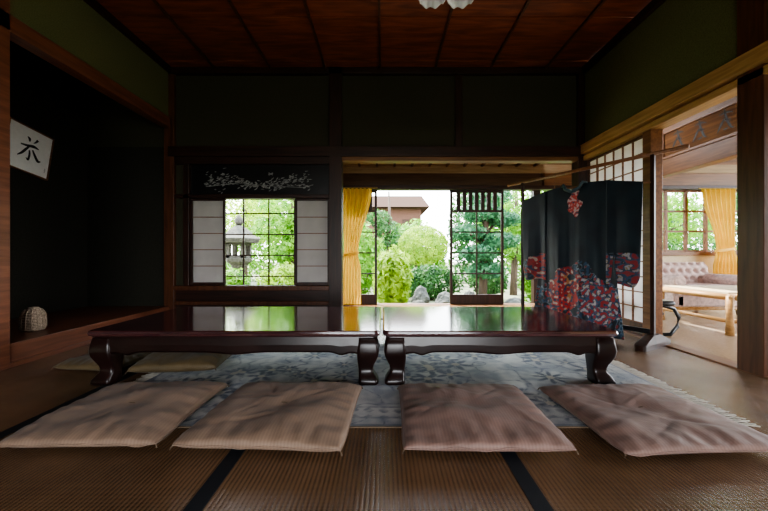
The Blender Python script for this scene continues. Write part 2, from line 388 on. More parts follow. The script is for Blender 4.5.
# framed calligraphy (hangs a little askew on the alcove wall)
fr = empty("framed_calligraphy", (-3.232, 3.10, 1.655), "white square card with black brush calligraphy, hung slightly askew", "picture")
fr.rotation_euler = (math.radians(-9), 0, 0)
hw_, hh_ = .19, .20
o = MB().box(-.012, .010, -hw_, hw_, -hh_, hh_).obj("card", M['white']); o.parent = fr
m = MB()
for a in ((-hw_-.010, -hw_, -hh_-.010, hh_+.010), (hw_, hw_+.010, -hh_-.010, hh_+.010), (-hw_, hw_, -hh_-.010, -hh_), (-hw_, hw_, hh_, hh_+.010)):
    m.box(-.012, .018, *a)
o = m.obj("frame", M['wbrown']); o.parent = fr
def stroke(m, pts, ws, x):
    P = [Vector((p[0], p[1])) for p in pts]; Q = []; W = []
    for i in range(len(P)-1):
        a, b, c, d = P[max(i-1, 0)], P[i], P[i+1], P[min(i+2, len(P)-1)]
        for k in range(6):
            t = k/6; Q.append(.5*((2*b)+(c-a)*t+(2*a-5*b+4*c-d)*t*t+(3*b-a-3*c+d)*t**3)); W.append(ws[i]+(ws[i+1]-ws[i])*t)
    Q.append(P[-1]); W.append(ws[-1]); L = []; R = []
    for i, p in enumerate(Q):
        d = (Q[min(i+1, len(Q)-1)]-Q[max(i-1, 0)]).normalized(); nn = Vector((-d.y, d.x))*W[i]
        L.append((x, *(p+nn))); R.append((x, *(p-nn)))
    n = len(Q); m.add(L+R, [(i, i+1, n+i+1, n+i) for i in range(n-1)])
m = MB()
def cy(u, v): return (-hw_+(.5+(u-.5)*.86)*.38, -hh_+(.52+(v-.5)*.86)*.40)
for s, w in [([(.40,.82),(.46,.78),(.47,.71)], [.004,.012,.005]),
             ([(.68,.84),(.64,.77),(.58,.71)], [.011,.008,.002]),
             ([(.26,.56),(.42,.58),(.60,.62),(.74,.60)], [.005,.010,.013,.004]),
             ([(.48,.58),(.40,.46),(.32,.34),(.22,.24)], [.007,.010,.010,.003]),
             ([(.50,.48),(.52,.36),(.50,.22),(.44,.26)], [.006,.009,.009,.002]),
             ([(.58,.52),(.66,.40),(.76,.28),(.84,.30)], [.006,.011,.013,.002])]:
    stroke(m, [cy(*p) for p in s], w, .0115)
o = m.obj("brush_strokes", M['ink']); o["kind"] = "stuff"; o.parent = fr
m = MB()
for s, w in [([(.98,.16),(1.0,.13)], [.002,.002]), ([(.97,.11),(1.01,.10)], [.002,.002]), ([(.99,.08),(.98,.04)], [.002,.002])]:
    stroke(m, [cy(*p) for p in s], w, .0116)
o = m.obj("signature", M['ink']); o["kind"] = "stuff"; o.parent = fr

# wicker ornament on alcove floor
pt = empty("wicker_ornament", (-2.60, 2.53, 0.147), "small upright woven wicker basket with tapering top", "basket")
prof = [(0.0, 0), (0.058, 0)]
for k in range(30):
    t = k/29; r = .066*(1-.10*abs(t-.25))*(1 if t < .6 else math.cos((t-.6)/.4*1.2)**.8)
    prof.append((r+0.004*(k % 2), 0.004+0.165*t))
prof += [(0.0, 0.175)]
o = MB().lathe(prof, n=28).obj("woven_body", M['basket'], smooth=False); o.parent = pt
m = MB()
for k in range(14):
    a = 2*math.pi*k/14; m.tube([(r*1.04*math.cos(a), r*1.04*math.sin(a), z) for r, z in prof[1::4]], .0025, 5)
o = m.obj("stakes", M['basket'], smooth=True); o["kind"] = "stuff"; o.parent = pt

# ------------------------------------------------------------------ right side
mb = MB(); mb.box(XR+.02, XR+.10, -3, D, 1.89, ZC)
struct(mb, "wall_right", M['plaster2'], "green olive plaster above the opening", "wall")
trim(XR-.035, XR+.13, -3, D-.02, 1.80, 1.90, M['wgold'], "golden brown timber rail along the wall head")
trim(XR-.0, XR+.12, -3, D-.02, 1.735, 1.785, M['wgold'], "grooved golden brown lintel rail")
trim(XR, XR+.12, -3, D-.02, -.03, 0.010, M['wbrown'], "worn wooden threshold", "sill")
trim(XR-.0, XR+.13, 1.95, 2.10, 0, ZC-.01, M['wpillar'], "stout brown pillar", "post")
trim(XR+.01, XR+.11, 2.79, 2.88, 0, 1.735, M['wbrown'], "brown post beside the shoji", "post")
trim(XR-.02, XR+.03, -3, D-.03, ZC-.07, ZC, M['wdark'], "dark cornice")
struct(MB().box(XR+.02, XR+.10, -3, -.6, 0, 1.80), "wall_right_rear", M['plaster'], "olive plaster wall", "wall")

# adjoining parlour shell
XS = 3.22
trim(XS, XS+.12, -1, YO-.1, 1.62, 1.80, M['wbrown'], "brown lintel of the parlour", "beam")
struct(MB().box(XS+.03, XS+.09, -1, YO-.1, 1.80, 2.6), "wall_parlour_upper", M['wbrown'], "brown board wall above parlour lintel", "wall")
struct(MB().box(XR+.13, 6.3, -3, YO+.1, 2.6, 2.7), "ceiling_parlour", M['wceil'], "brown board ceiling of adjoining room", "ceiling")
mb = MB(); mb.box(6.2, 6.3, -3, YO+.1, -.05, .3); mb.box(6.2, 6.3, -3, YO+.1, 2.3, 2.7); mb.box(6.2, 6.3, -3, -.5, .3, 2.3); mb.box(6.2, 6.3, 4.3, YO+.1, .3, 2.3)  # out-of-view side wall, gap added to brighten parlour and right-hand timbers
struct(mb, "wall_parlour_right", M['cream'], "cream plaster wall with wide opening added for light", "wall")
mb = MB(); mb.box(XR+.9, 6.2, YO, YO+.1, -.05, 0.74); mb.box(XR+1.1, 3.80, YO, YO+.1, 0.74, 1.645)
mb.box(5.6, 6.2, YO, YO+.1, .74, 1.645)
struct(mb, "wall_parlour_back", M['cream'], "cream plaster wall around the parlour window", "wall")
struct(MB().box(XR+.13, 6.2, YO-.02, YO+.1, 1.70, 2.6), "wall_parlour_head", M['wbrownx'], "brown board wall above the parlour window", "wall")
trim(3.78, 5.62, YO-.04, YO+.12, .70, .75, M['wbrownx'], "brown parlour window sill", "sill")
pw = empty("parlour_window", (3.8, YO+.04, .75), "brown timber window with grid of panes", "window")
m = MB()
for x in (3.8, 4.09, 4.38, 4.67, 4.96, 5.25, 5.57): m.box(x-.018, x+.018, YO+.02, YO+.06, .75, 1.645)
for z in (.765, 1.05, 1.34, 1.63): m.box(3.8, 5.6, YO+.025, YO+.055, z-.014, z+.014)
m.obj("window_frame", M['wbrown'], parent=pw)
# plaque
pq = empty("wooden_plaque", (XS, 3.4, 1.80), "carved brown wooden plaque with incised brush writing", "plaque")
MB().box(XS+.002, XS+.029, 3.02, 3.95, 1.801, 2.12).obj("board", wood("plaque_wood", (.09,.035,.014), (.22,.10,.04), .8, 'Y', spec=.15), 0.006, parent=pq)
m = MB()
for z0_, z1_ in ((1.801, 1.83), (2.09, 2.12)): m.box(XS-.012, XS+.002, 3.02, 3.95, z0_, z1_)
for a_, b_ in ((3.02, 3.05), (3.92, 3.95)): m.box(XS-.012, XS+.002, a_, b_, 1.83, 2.09)
m.obj("moulding", M['wbrown'], 0.003, parent=pq)
for cx in (3.22, 3.48, 3.74):
    m = MB()
    for s, w in [([(cx-.07, 2.03), (cx, 2.05), (cx+.06, 2.04)], [.004, .010, .004]), ([(cx+.01, 2.08), (cx-.01, 1.99), (cx-.05, 1.90), (cx-.08, 1.89)], [.006, .012, .010, .002]),
                 ([(cx+.01, 2.00), (cx+.04, 1.95), (cx+.08, 1.88)], [.004, .013, .003]), ([(cx-.05, 1.97), (cx, 1.98), (cx+.04, 1.97)], [.005, .008, .004]), ([(cx-.02, 1.90), (cx+.02, 1.89)], [.008, .008])]:
        stroke(m, s, w, XS+.001)
    o = m.obj("carved_character", M['ink'], parent=pq); o["kind"] = "stuff"

# unseen rear wall, opening added and sized to let sky light in
mb = MB(); mb.box(-3.3, -1.2, -3.1, -3.0, 0, ZC); mb.box(1.7, XR+.1, -3.1, -3.0, 0, ZC); mb.box(-1.2, 1.7, -3.1, -3.0, 1.75, ZC)
struct(mb, "wall_rear", M['plaster'], "olive plaster wall with added opening for light", "wall")
struct(MB().box(XR+.1, 6.3, -3.1, -3.0, 0, 2.65), "wall_parlour_rear", M['cream'], "cream plaster wall", "wall")

# ------------------------------------------------------------------ tables
def rrect(hx, hy, z, r=0.03, n=5, cx=0, cy=0):
    pts = []
    for (sx, sy, a0) in ((1,1,0), (-1,1,90), (-1,-1,180), (1,-1,270)):
        for k in range(n+1):
            a = math.radians(a0+90*k/n); pts.append((cx+sx*(hx-r)+r*math.cos(a), cy+sy*(hy-r)+r*math.sin(a), z))
    return pts
def table(x0, x1, ya, yb, H, label):
    cx, cy_ = (x0+x1)/2, (ya+yb)/2; hx, hy = (x1-x0)/2, (yb-ya)/2
    e = empty("low_table", (cx, cy_, 0.012), label, "table"); H -= 0.012
    e["group"] = "pair of low lacquered tables"
    m = MB(); m.rings([rrect(hx-.016, hy-.016, H-.034), rrect(hx-.004, hy-.004, H-.027), rrect(hx, hy, H-.015), rrect(hx-.003, hy-.003, H-.004), rrect(hx-.010, hy-.010, H)])
    o = m.obj("table_top", M['lactop']); o.parent = e
    m = MB(); m.rings([rrect(hx-.055, hy-.055, H-.085), rrect(hx-.050, hy-.050, H-.048), rrect(hx-.022, hy-.022, H-.034)])
    m.obj("waist", M['lacquer']).parent = e
    def apron(L, horizontal, sgn):
        N = 90; top = H-.036; ringsl = []
        for k in range(N+1):
            t = -1+2*k/N; u = t*L
            a = abs(u)/L
            dist = L-abs(u)
            low = H-.118-.045*math.exp(-(dist/.07)**2)-.016*math.exp(-((dist-.17)/.035)**2)-.012*math.exp(-(u/.10)**2)
            b0, b1 = (hy if horizontal else hx)-.055, (hy if horizontal else hx)-.020
            sec = [(b0, low), (b1-.006, low), (b1, low+.010), (b1+.001, (low+top)/2), (b1-.004, top-.010), (b1-.006, top), (b0, top)]
            if horizontal: ringsl.append([(u, sgn*b, z) for b, z in sec])
            else: ringsl.append([(sgn*b, u, z) for b, z in sec])
        mm = MB(); mm.rings(ringsl); mm.obj("apron", M['lacquer'], smooth=False).parent = e
    apron(hx-.04, True, -1); apron(hx-.04, True, 1); apron(hy-.04, False, -1); apron(hy-.04, False, 1)
    prof = [(H-.040, -.070, .050), (H-.08, -.067, .055), (H-.11, -.066, .058), (H-.14, -.069, .056), (H-.17, -.075, .049), (H-.19, -.079, .043), (.078, -.081, .039), (.060, -.079, .040), (.044, -.073, .045), (.026, -.067, .051), (.010, -.065, .053), (0, -.067, .049)]
    for sx in (1, -1):
        for sy in (1, -1):
            rg = [rrect(hw, hw, z, min(.016, hw*.5), 4, sx*(hx+off), sy*(hy+off)) for z, off, hw in prof]
            m = MB(); m.rings(rg)
            m.obj("leg", M['lacquer'], smooth=True).parent = e
    return e
table(-1.575, -0.018, 1.79, 2.66, 0.303, "long low lacquered table with curved cabriole legs and mirror-like top")
table(-0.008, 1.245, 1.79, 2.66, 0.303, "shorter low lacquered table with curved legs and glossy top")

# ------------------------------------------------------------------ rug
def lerp(a, b, t): t = max(0, min(1, t)); return tuple(a[i]+(b[i]-a[i])*t for i in range(3))
def colgrid(name, nx, ny, fpos, fcol, mat, parent=None, thick=0):
    vs = []; cs = []
    for j in range(ny+1):
        for i in range(nx+1):
            u, v = i/nx, j/ny; vs.append(fpos(u, v)); cs.append(fcol(u, v))
    fs = [(j*(nx+1)+i, j*(nx+1)+i+1, (j+1)*(nx+1)+i+1, (j+1)*(nx+1)+i) for j in range(ny) for i in range(nx)]
    me = bpy.data.meshes.new(name); me.from_pydata(vs, [], fs)
    at = me.color_attributes.new("Col", 'FLOAT_COLOR', 'POINT')
    at.data.foreach_set("color", [c for col in cs for c in (*col, 1.0)])
    me.polygons.foreach_set("use_smooth", [True]*len(fs)); me.materials.append(mat)
    o = bpy.data.objects.new(name, me); COL.objects.link(o)
    if thick:
        s = o.modifiers.new("solid", 'SOLIDIFY'); s.thickness = thick; s.offset = 0
    if parent: o.parent = parent
    return o
rw, rd = 2.76, 1.28
rug = empty("rug", (0.07, 2.02, 0.0), "faded blue grey and cream rug with worn floral pattern", "rug")
rnd = random.Random(3)
flowers = [(rnd.uniform(-rw/2+.15, rw/2-.15), rnd.uniform(-rd/2+.1, rd/2-.1), rnd.uniform(.05, .13), rnd.choice([5, 6, 8]), rnd.uniform(0, 6)) for _ in range(70)]
base = (0.74, 0.75, 0.72); blue = (0.05, 0.08, 0.15); grey = (0.34, 0.38, 0.44)
def rugcol(u, v):
    x, y = (u-.5)*rw, (v-.5)*rd
    nn = noise.noise((x*7, y*7, 0))+.6*noise.noise((x*22, y*22, 4)); wear = .35+.5*abs(noise.noise((x*3, y*3, 11)))+.5*noise.noise((x*40, y*40, 5)); c = lerp(base, grey, .45+nn*1.1)
    c = lerp(c, (.20, .21, .23), .6*max(0, noise.noise((x*2.5, y*2.5, 8))+.1))
    ex, ey = rw/2-abs(x), rd/2-abs(y); e = min(ex, ey)
    if e < .015: return lerp(c, blue, .5)
    if .07 < e < .08 or .17 < e < .178: return lerp(c, blue, .8*wear+.1)
    if .085 < e < .165:
        s = math.sin((x+y)*52)*math.cos((x-y)*44)
        return lerp(c, blue, (.7 if s > .25 else .05)*wear*1.4)
    k_ = 0
    for fx, fy, fr_, k, ph in flowers:
        dx, dy = x-fx, y-fy; r = math.hypot(dx, dy)
        if r < fr_:
            a = math.atan2(dy, dx); R = fr_*(.66+.34*math.cos(k*a+ph))
            if r < fr_*.2: return lerp(c, (.60, .52, .38), .6)
            k_ = max(k_, min(1, max(0, (R-r)/(fr_*.25))))
    if k_ > 0: return lerp(c, blue, k_*(.4+wear))
    vn = abs(noise.noise((x*7+7, y*7, 3)))
    if vn < .05: return lerp(c, blue, wear*(1-vn/.05)*1.5)
    return c
M['rug'] = attrmat("rug_wool", 1.0, .5, 350)
M['rug'].node_tree.nodes["Principled BSDF"].inputs["Sheen Weight"].default_value = .25
o = colgrid("pile", 400, 180, lambda u, v: ((u-.5)*rw, (v-.5)*rd, .010+.002*noise.noise((u*20, v*10, 0))), rugcol, M['rug'], rug)
m = MB(); m.box(-rw/2, rw/2, -rd/2, rd/2, 0.002, .008); m.obj("backing", M['cord']).parent = rug
m = MB()
for s in (-1, 1):
    for k in range(160):
        y = -rd/2+.01+k*(rd-.02)/159
        dx = random.uniform(.06, .095); dy = random.uniform(-.016, .016)
        m.tube([(s*rw/2, y, .007), (s*(rw/2+dx*.5), y+dy*.3, .009), (s*(rw/2+dx), y+dy, .004)], [.0024, .0022, .003], 4)
o = m.obj("fringe", plain("cream_fringe", (.56, .52, .45), .95)); o.parent = rug; o["kind"] = "stuff"

# ------------------------------------------------------------------ cushions
def cushion(cx, cy_, w, d, h, rot, mat, label, seed, z=0.012, group="floor cushions around the low tables"):
    e = empty("floor_cushion", (cx, cy_, z), label, "cushion"); e.rotation_euler = (0, 0, rot); e["group"] = group
    N = 84
    rc = random.Random(seed)
    creases = []
    for _ in range(18):
        a = rc.uniform(0, 2*math.pi); rr = rc.uniform(.3, .95)
        creases.append((math.cos(a)*rr, math.sin(a)*rr, a+rc.uniform(-.7, .7), rc.uniform(.12, .5), rc.uniform(.025, .055), rc.choice((-1, 1))*rc.uniform(.0015, .0038)))
    def P(i, j, side):
        u = -1+2*i/N; v = -1+2*j/N
        wob = .014*noise.noise((u*1.7+seed*3, v*1.7, 5))
        k = 1-.03*(1-u*u)*(abs(v)**3); k2 = 1-.03*(1-v*v)*(abs(u)**3)
        cr_ = 1-.03*(abs(u*v))**6
        x = u*w/2*k2*cr_+wob*abs(v)**2; y = v*d/2*k*cr_+wob*abs(u)**2
        t = ((1-abs(u)**3.4)*(1-abs(v)**3.4))**.42
        wr = noise.noise((u*1.8+seed, v*1.8, seed*1.7))*.016+noise.noise((u*4+seed, v*4, seed))*.004
        cr = .0035*math.sin(u*26+seed+3*v)*max(0, abs(v)-.5)/.5 + .0035*math.sin(v*24+seed+3*u)*max(0, abs(u)-.5)/.5
        for px, py, a, L, W, A in creases:
            dx, dy = u-px, v-py; al = dx*math.cos(a)+dy*math.sin(a); ac = -dx*math.sin(a)+dy*math.cos(a)
            cr += A*math.exp(-(al/L)**2-(ac/W)**2)
        dim = .010*math.exp(-(u*u+v*v)/.03)
        if side > 0: zz = h*.42+ h*.58*t + (wr+cr)*t - dim
        else: zz = h*.42*(1-t**.8)
        edge = max(abs(u), abs(v))
        if edge > .999: zz = h*.40+.010*noise.noise((u*3+seed, v*3, 1))
        return (x, y, max(zz, 0))
    mb = MB()
    for side in (1, -1):
        g = [P(i, j, side) for j in range(N+1) for i in range(N+1)]
        fs = [(j*(N+1)+i, j*(N+1)+i+1, (j+1)*(N+1)+i+1, (j+1)*(N+1)+i) for j in range(N) for i in range(N)]
        mb.add(g, fs)
    o = mb.obj("cushion_cover", mat, smooth=True); o.parent = e
    me = o.data; bm = bmesh.new(); bm.from_mesh(me); bmesh.ops.remove_doubles(bm, verts=bm.verts, dist=.0004); bmesh.ops.recalc_face_normals(bm, faces=bm.faces); bm.to_mesh(me); bm.free()
    m = MB(); loop = []
    for i in range(N+1): loop.append(P(i, 0, 1))
    for j in range(1, N+1): loop.append(P(N, j, 1))
    for i in range(N-1, -1, -1): loop.append(P(i, N, 1))
    for j in range(N-1, -1, -1): loop.append(P(0, j, 1))
    m.tube(loop, .0025, 6); m.obj("seam", mat, smooth=True).parent = e
    for sx in (1, -1):
        for sy in (1, -1):
            m = MB()
            px, py, pz = P(N if sx > 0 else 0, N if sy > 0 else 0, 1)
            m.tube([(px-sx*.004, py-sy*.004, pz), (px+sx*.003, py+sy*.003, pz-.006), (px+sx*.006, py+sy*.005, max(.004, pz-.014))], [.002, .0025, .003], 6)
            m.obj("tassel", M['cord']).parent = e
    m = MB(); m.tube([(-.014, 0, h-.011), (0, 0, h-.009), (.014, 0, h-.011)], .0022, 4); m.obj("tuft", M['cord']).parent = e
    return e
cushion(-1.09, 1.475, .58, .58, .062, .02, M['cushA'], "brown cotton floor cushion, flattened, close to the alcove side", 1.3)
cushion(-.425, 1.455, .61, .58, .072, -.05, M['cushA'], "plump brown cotton floor cushion with creased cover", 4.1)
cushion(.365, 1.445, .60, .58, .068, -.01, M['cushB'], "mauve brown cotton floor cushion beside the table gap", 7.7)
cushion(1.09, 1.445, .61, .59, .056, .05, M['cushB'], "mauve brown cotton floor cushion on the rug edge", 11.9)
cushion(-1.24, 2.22, .48, .56, .095, .10, M['cushC'], "olive tan cushion tucked under the table end", 15.2)
cushion(-1.78, 2.26, .42, .46, .065, -.1, M['cushC'], "olive brown cushion lying on the tatami", 18.2, z=0.0)

# ------------------------------------------------------------------ kimono rack + kimono
ang = math.atan2(-.869, .494)
rk = empty("kimono_rack", (1.76, 3.11, 0), "dark lacquered kimono stand with two posts and crossbar", "rack"); rk.rotation_euler = (0, 0, ang)
def loc(o, p): o.parent = p; return o
for s in (-1, 1):
    m = MB(); m.box(s*.585-.014, s*.585+.014, -.014, .014, .05, 1.47); loc(m.obj("post", M['wdark'], .003), rk)
    m = MB(); m.rings([rrect(.04, .21, .0, .02), rrect(.04, .21, .04, .02), rrect(.034, .14, .07, .02), rrect(.03, .06, .10, .02)]); 
    m.v = [(x+s*.585, y, z) for x, y, z in m.v]; loc(m.obj("foot", M['wdark'], .003), rk)
m = MB(); m.tube([(-.78, 0, 1.475), (.80, 0, 1.475)], .015, 10); loc(m.obj("crossbar", M['wbrown'], smooth=True), rk)
m = MB(); m.box(-.585, .585, -.012, .012, .10, .135); loc(m.obj("lower_rail", M['black'], .003), rk)

km = empty("kimono", (1.76, 3.11, 0.0), "black silk kimono with red and white painted motifs, spread on stand", "kimono"); km.rotation_euler = (0, 0, ang)
def motif(x, z):
    n1 = noise.noise((x*6, z*6, 4)); n2 = noise.noise((x*13, z*13, 6)); n3 = noise.noise((x*34, z*34, 9)); n4 = noise.noise((x*80, z*80, 2))
    top = .50+.10*math.sin(x*7+1.2)+.12*n1
    if z > top: return None
    q = n2+.5*n3
    red = math.hypot((x+.10)/.16, (z-.38)/.24)+n2*.6
    pal = math.hypot((x-.22)/.18, (z-.30)/.22)+n2*.6
    if red < .95:
        if n3 > .30: return (.46, .38, .31)
        if n3 < -.18: return (.02, .04, .09)
        if q > .30: return (.40, .17, .06)
        return lerp((.50, .028, .022), (.20, .010, .014), .5+n1+n4*.7)
    if pal < .95:
        if n3 < -.12: return (.34, .03, .03)
        if n3 < .10: return (.03, .08, .16)
        if n3 < .20: return (.02, .03, .04)
        if n4 > .2: return (.34, .26, .12)
        return (.42, .40, .42)
    if abs(q) < .05: return (.13, .18, .23)
    if n3 > .18: return (.015, .06, .12)
    if n3 < -.36: return (.24, .025, .025)
    return None
def kcol(x, z):
    n1 = noise.noise((x*8, z*8, 1)); c = lerp((.005, .010, .017), (.009, .022, .032), .5+n1)
    r = math.hypot(x/.062, (z-1.165)/.10)
    nn = noise.noise((x*42, z*42, 3)); n5 = noise.noise((x*16, z*16, 12))
    if r+n5*.5 < 1:
        if nn > .08: return (.60, .42, .40)
        if nn < -.26: return (.04, .06, .10)
        return (.55, .06, .05)
    if abs(x) < .0018: return (.02, .04, .05)
    mm = motif(x, z)
    return mm if mm else c
M['kimono'] = attrmat("kimono_silk", .5, .08, 200)
def neck(x): return .075*math.exp(-(x/.075)**4)
def folds(x, z, f, ph):
    return (.022*noise.noise((x*f, z*.8, ph))+.008*noise.noise((x*f*2.4, z*1.3, ph+4)))*max(0.15, min(1, (1.30-z)/.7))
def kbody(u, v):
    hw = .42-.12*min(1, v/.75) if v < .75 else .30
    x = (u-.5)*2*hw
    hem = .020+.012*abs(math.sin(x*4.5+.6))
    z = hem+v*(1.355-hem)
    z += (-.030*(abs(x)/.3)-neck(x))*max(0, (v-.85)/.15)
    lean = -.045-.02*(1-v)
    return (x, lean+folds(x, z, 7, 1.0), z)
colgrid("kimono_body", 170, 260, kbody, lambda u, v: kcol(kbody(u, v)[0], kbody(u, v)[2]), M['kimono'], km, .004)
for s in (-1, 1):
    def ksl(u, v, s=s):
        x = s*(.280+u*.265); ztop = 1.326-.060*u; zb = .46+.012*math.sin(u*6)
        if u > .80: zb += .07*((u-.80)/.20)**2
        z = zb+v*(ztop-zb)
        x -= s*.02*(1-v)*u
        return (x, -.058-.004*(1-v)+folds(x, z, 7, 7.0+s)*.9, z)
    def kc2(u, v, s=s):
        x, y, z = ksl(u, v, s)
        n1 = noise.noise((x*8, z*8, 1)); c = lerp((.005, .010, .017), (.009, .022, .032), .5+n1)
        if z > .72: return c
        mm = motif(x*.55-s*.02, z-.22)
        return lerp(c, mm, .75) if mm else c
    colgrid("sleeve", 60, 150, ksl, kc2, M['kimono'], km, .004)
m = MB()
m.tube([(-.12, -.045, 1.338), (-.09, -.065, 1.350), (-.065, -.08, 1.305), (0, -.085, 1.272), (.065, -.08, 1.305), (.09, -.065, 1.350), (.12, -.045, 1.338)], [.008, .013, .015, .016, .015, .013, .008], 8)
loc(m.obj("collar", plain("collar_silk", (.045, .08, .10), .5), smooth=True), km)
m = MB(); m.tube([(-.58, -.030, 1.255), (-.2, -.030, 1.320), (.2, -.030, 1.320), (.58, -.030, 1.255)], .007, 8)
m.tube([(-.2, -.030, 1.32), (-.2, -.024, 1.455)], .003, 6); m.tube([(.2, -.030, 1.32), (.2, -.024, 1.455)], .003, 6)
loc(m.obj("hanger_rod", M['wbrown'], smooth=True), km)

# ------------------------------------------------------------------ curtains
def curtain(x0, x1, y, z0, z1, label, tie, tiex, folds_=7, pinch=.30, low=.25):
    e = empty("curtain", ((x0+x1)/2, y, z0), label, "curtain"); cx = (x0+x1)/2; hw = (x1-x0)/2
    m = MB(); NX, NZ = 110, 46; g = []
    for j in range(NZ+1):
        z = z0+(z1-z0)*j/NZ
        s = max(0, min(1, (z1-z)/(z1-tie))); s = s*s*(3-2*s)
        k = 1-(pinch+low)*s if z > tie else 1-low-pinch*math.exp(-((z-tie)/.12)**2)
        sh = (tiex-cx)*s
        for i in range(NX+1):
            t = -1+2*i/NX; x = cx+sh+t*hw*k
            g.append((x, y+.030*math.sin(t*math.pi*folds_+.4*math.sin(z*3))*(.45+.55*k)+.006*noise.noise((x*9, 0, z*5)), z))
    m.add(g, [(j*(NX+1)+i, j*(NX+1)+i+1, (j+1)*(NX+1)+i+1, (j+1)*(NX+1)+i) for j in range(NZ) for i in range(NX)])
    m.obj("drape", M['curtain'], smooth=True, parent=e)
    m = MB(); n = 20; rr = [[(tiex+(hw*(1-low-pinch)+.012)*math.cos(2*math.pi*k/n), y+.042*math.sin(2*math.pi*k/n), tie-.018+.036*j+.02*math.cos(2*math.pi*k/n)) for k in range(n)] for j in range(2)]
    m.rings(rr, caps=False); m.obj("tieback", M['curtain'], smooth=True, parent=e)
    m = MB(); m.tube([(x0-.05, y, z1+.01), (x1+.08, y, z1+.01)], .009, 8); m.obj("curtain_rod", M['brass'], parent=e)
curtain(-.57, -.17, 4.74, .02, 1.63, "bright yellow gathered curtain tied back on the veranda", .72, -.46, pinch=.20, low=.30)
curtain(4.42, 4.90, 4.74, .20, 1.62, "bright yellow curtain tied back beside the parlour window", .78, 4.74, pinch=.20, low=.25)

# ------------------------------------------------------------------ sofa
SX0, SX1 = 3.42, 4.22
sf = empty("sofa", ((SX0+SX1)/2, 4.30, 0), "low pinkish beige sofa with deep button-tufted back", "sofa")
m = MB(); m.box(SX0, SX1, 3.98, 4.60, .10, .24); m.obj("base", M['sofa'], .02, parent=sf)
for k in range(2):
    x = SX0+.08+k*.325; m = MB(); m.box(x+.003, x+.320, 3.95, 4.45, .24, .35); m.obj("seat_cushion", M['sofa'], .035, parent=sf)
m = MB(); NX, NZ = 90, 30; g = []
for j in range(NZ+1):
    for i in range(NX+1):
        u, v = i/NX, j/NZ; x = SX0+(SX1-SX0)*u; z = .28+.33*v
        tx, tz = x/.10, z/.10
        d = min(math.hypot(tx-round(tx), tz-2*round(tz/2)), math.hypot(tx-.5-round(tx-.5), tz-1-2*round((tz-1)/2)))
        dd = .045*math.exp(-(d/.28)**2)
        g.append((x, 4.44+.05*v-.02+dd-.02*math.sin(v*math.pi), z))
m.add(g, [(j*(NX+1)+i, j*(NX+1)+i+1, (j+1)*(NX+1)+i+1, (j+1)*(NX+1)+i) for j in range(NZ) for i in range(NX)])
m.box(SX0, SX1, 4.50, 4.62, .24, .61)
m.obj("tufted_back", M['sofa'], smooth=True, parent=sf)
for x in (SX0-.04, SX1-.08):
    m = MB(); m.rings([[(x+.06+.07*math.cos(a*math.pi/6), yv, .40+.07*math.sin(a*math.pi/6)) for a in range(12)] for yv in (3.96, 4.58)])
    m.box(x, x+.12, 3.98, 4.58, .10, .42); m.obj("armrest", M['sofa'], .01, parent=sf)
for x in (SX0+.05, SX1-.05):
    for y in (4.02, 4.55):
        m = MB(); m.lathe([(.0, 0), (.015, 0), (.028, .10), (0, .10)], x, y, 0, 12); m.obj("leg", M['wpillar'], parent=sf)

# low table in parlour
TX0, TX1 = 3.05, 4.15
ct = empty("coffee_table", (3.6, 3.35, 0), "warm pale wood low table with cloth top", "table")
m = MB(); m.box(TX0, TX1, 3.02, 3.72, .345, .375); m.obj("table_top", M['cream'], .006, parent=ct)
m = MB()
for y in (3.0, 3.74): m.tube([(TX0-.03, y, .33), (TX1+.03, y, .33)], .028, 8)
for x in (TX0-.01, TX1+.01): m.tube([(x, 2.98, .33), (x, 3.76, .33)], .028, 8)
for y in (3.0, 3.74): m.tube([(TX0-.01, y, .12), (TX1+.01, y, .12)], .018, 8)
for x in (TX0-.01, TX1+.01): m.tube([(x, 3.0, .12), (x, 3.74, .12)], .018, 8)
m.obj("bamboo_frame", M['wgold'], smooth=True, parent=ct)
for x in (TX0-.01, TX1+.01):
    for y in (3.0, 3.74):
        m = MB(); m.tube([(x, y, 0), (x, y, .15), (x, y, .345)], [.032, .026, .030], 10); m.obj("leg", M['wgold'], smooth=True, parent=ct)
# black bentwood stool
ar = empty("folding_stool", (2.42, 3.05, 0), "small black stool with curved bentwood legs", "stool")
for y in (2.98, 3.16):
    m = MB()
    m.tube([(2.38, y, .012), (2.50, y, .012), (2.56, y, .08), (2.575, y, .16), (2.53, y, .235), (2.44, y, .26), (2.36, y, .26)], .016, 10)
    m.obj("bent_leg", M['black'], smooth=True, parent=ar)
m = MB(); m.rings([rrect(.09, .12, .265, .03), rrect(.10, .13, .28, .03), rrect(.09, .12, .305, .03)]); m.v = [(x+2.43, y+3.07, z) for x, y, z in m.v]
m.obj("padded_seat", M['black'], smooth=True, parent=ar)

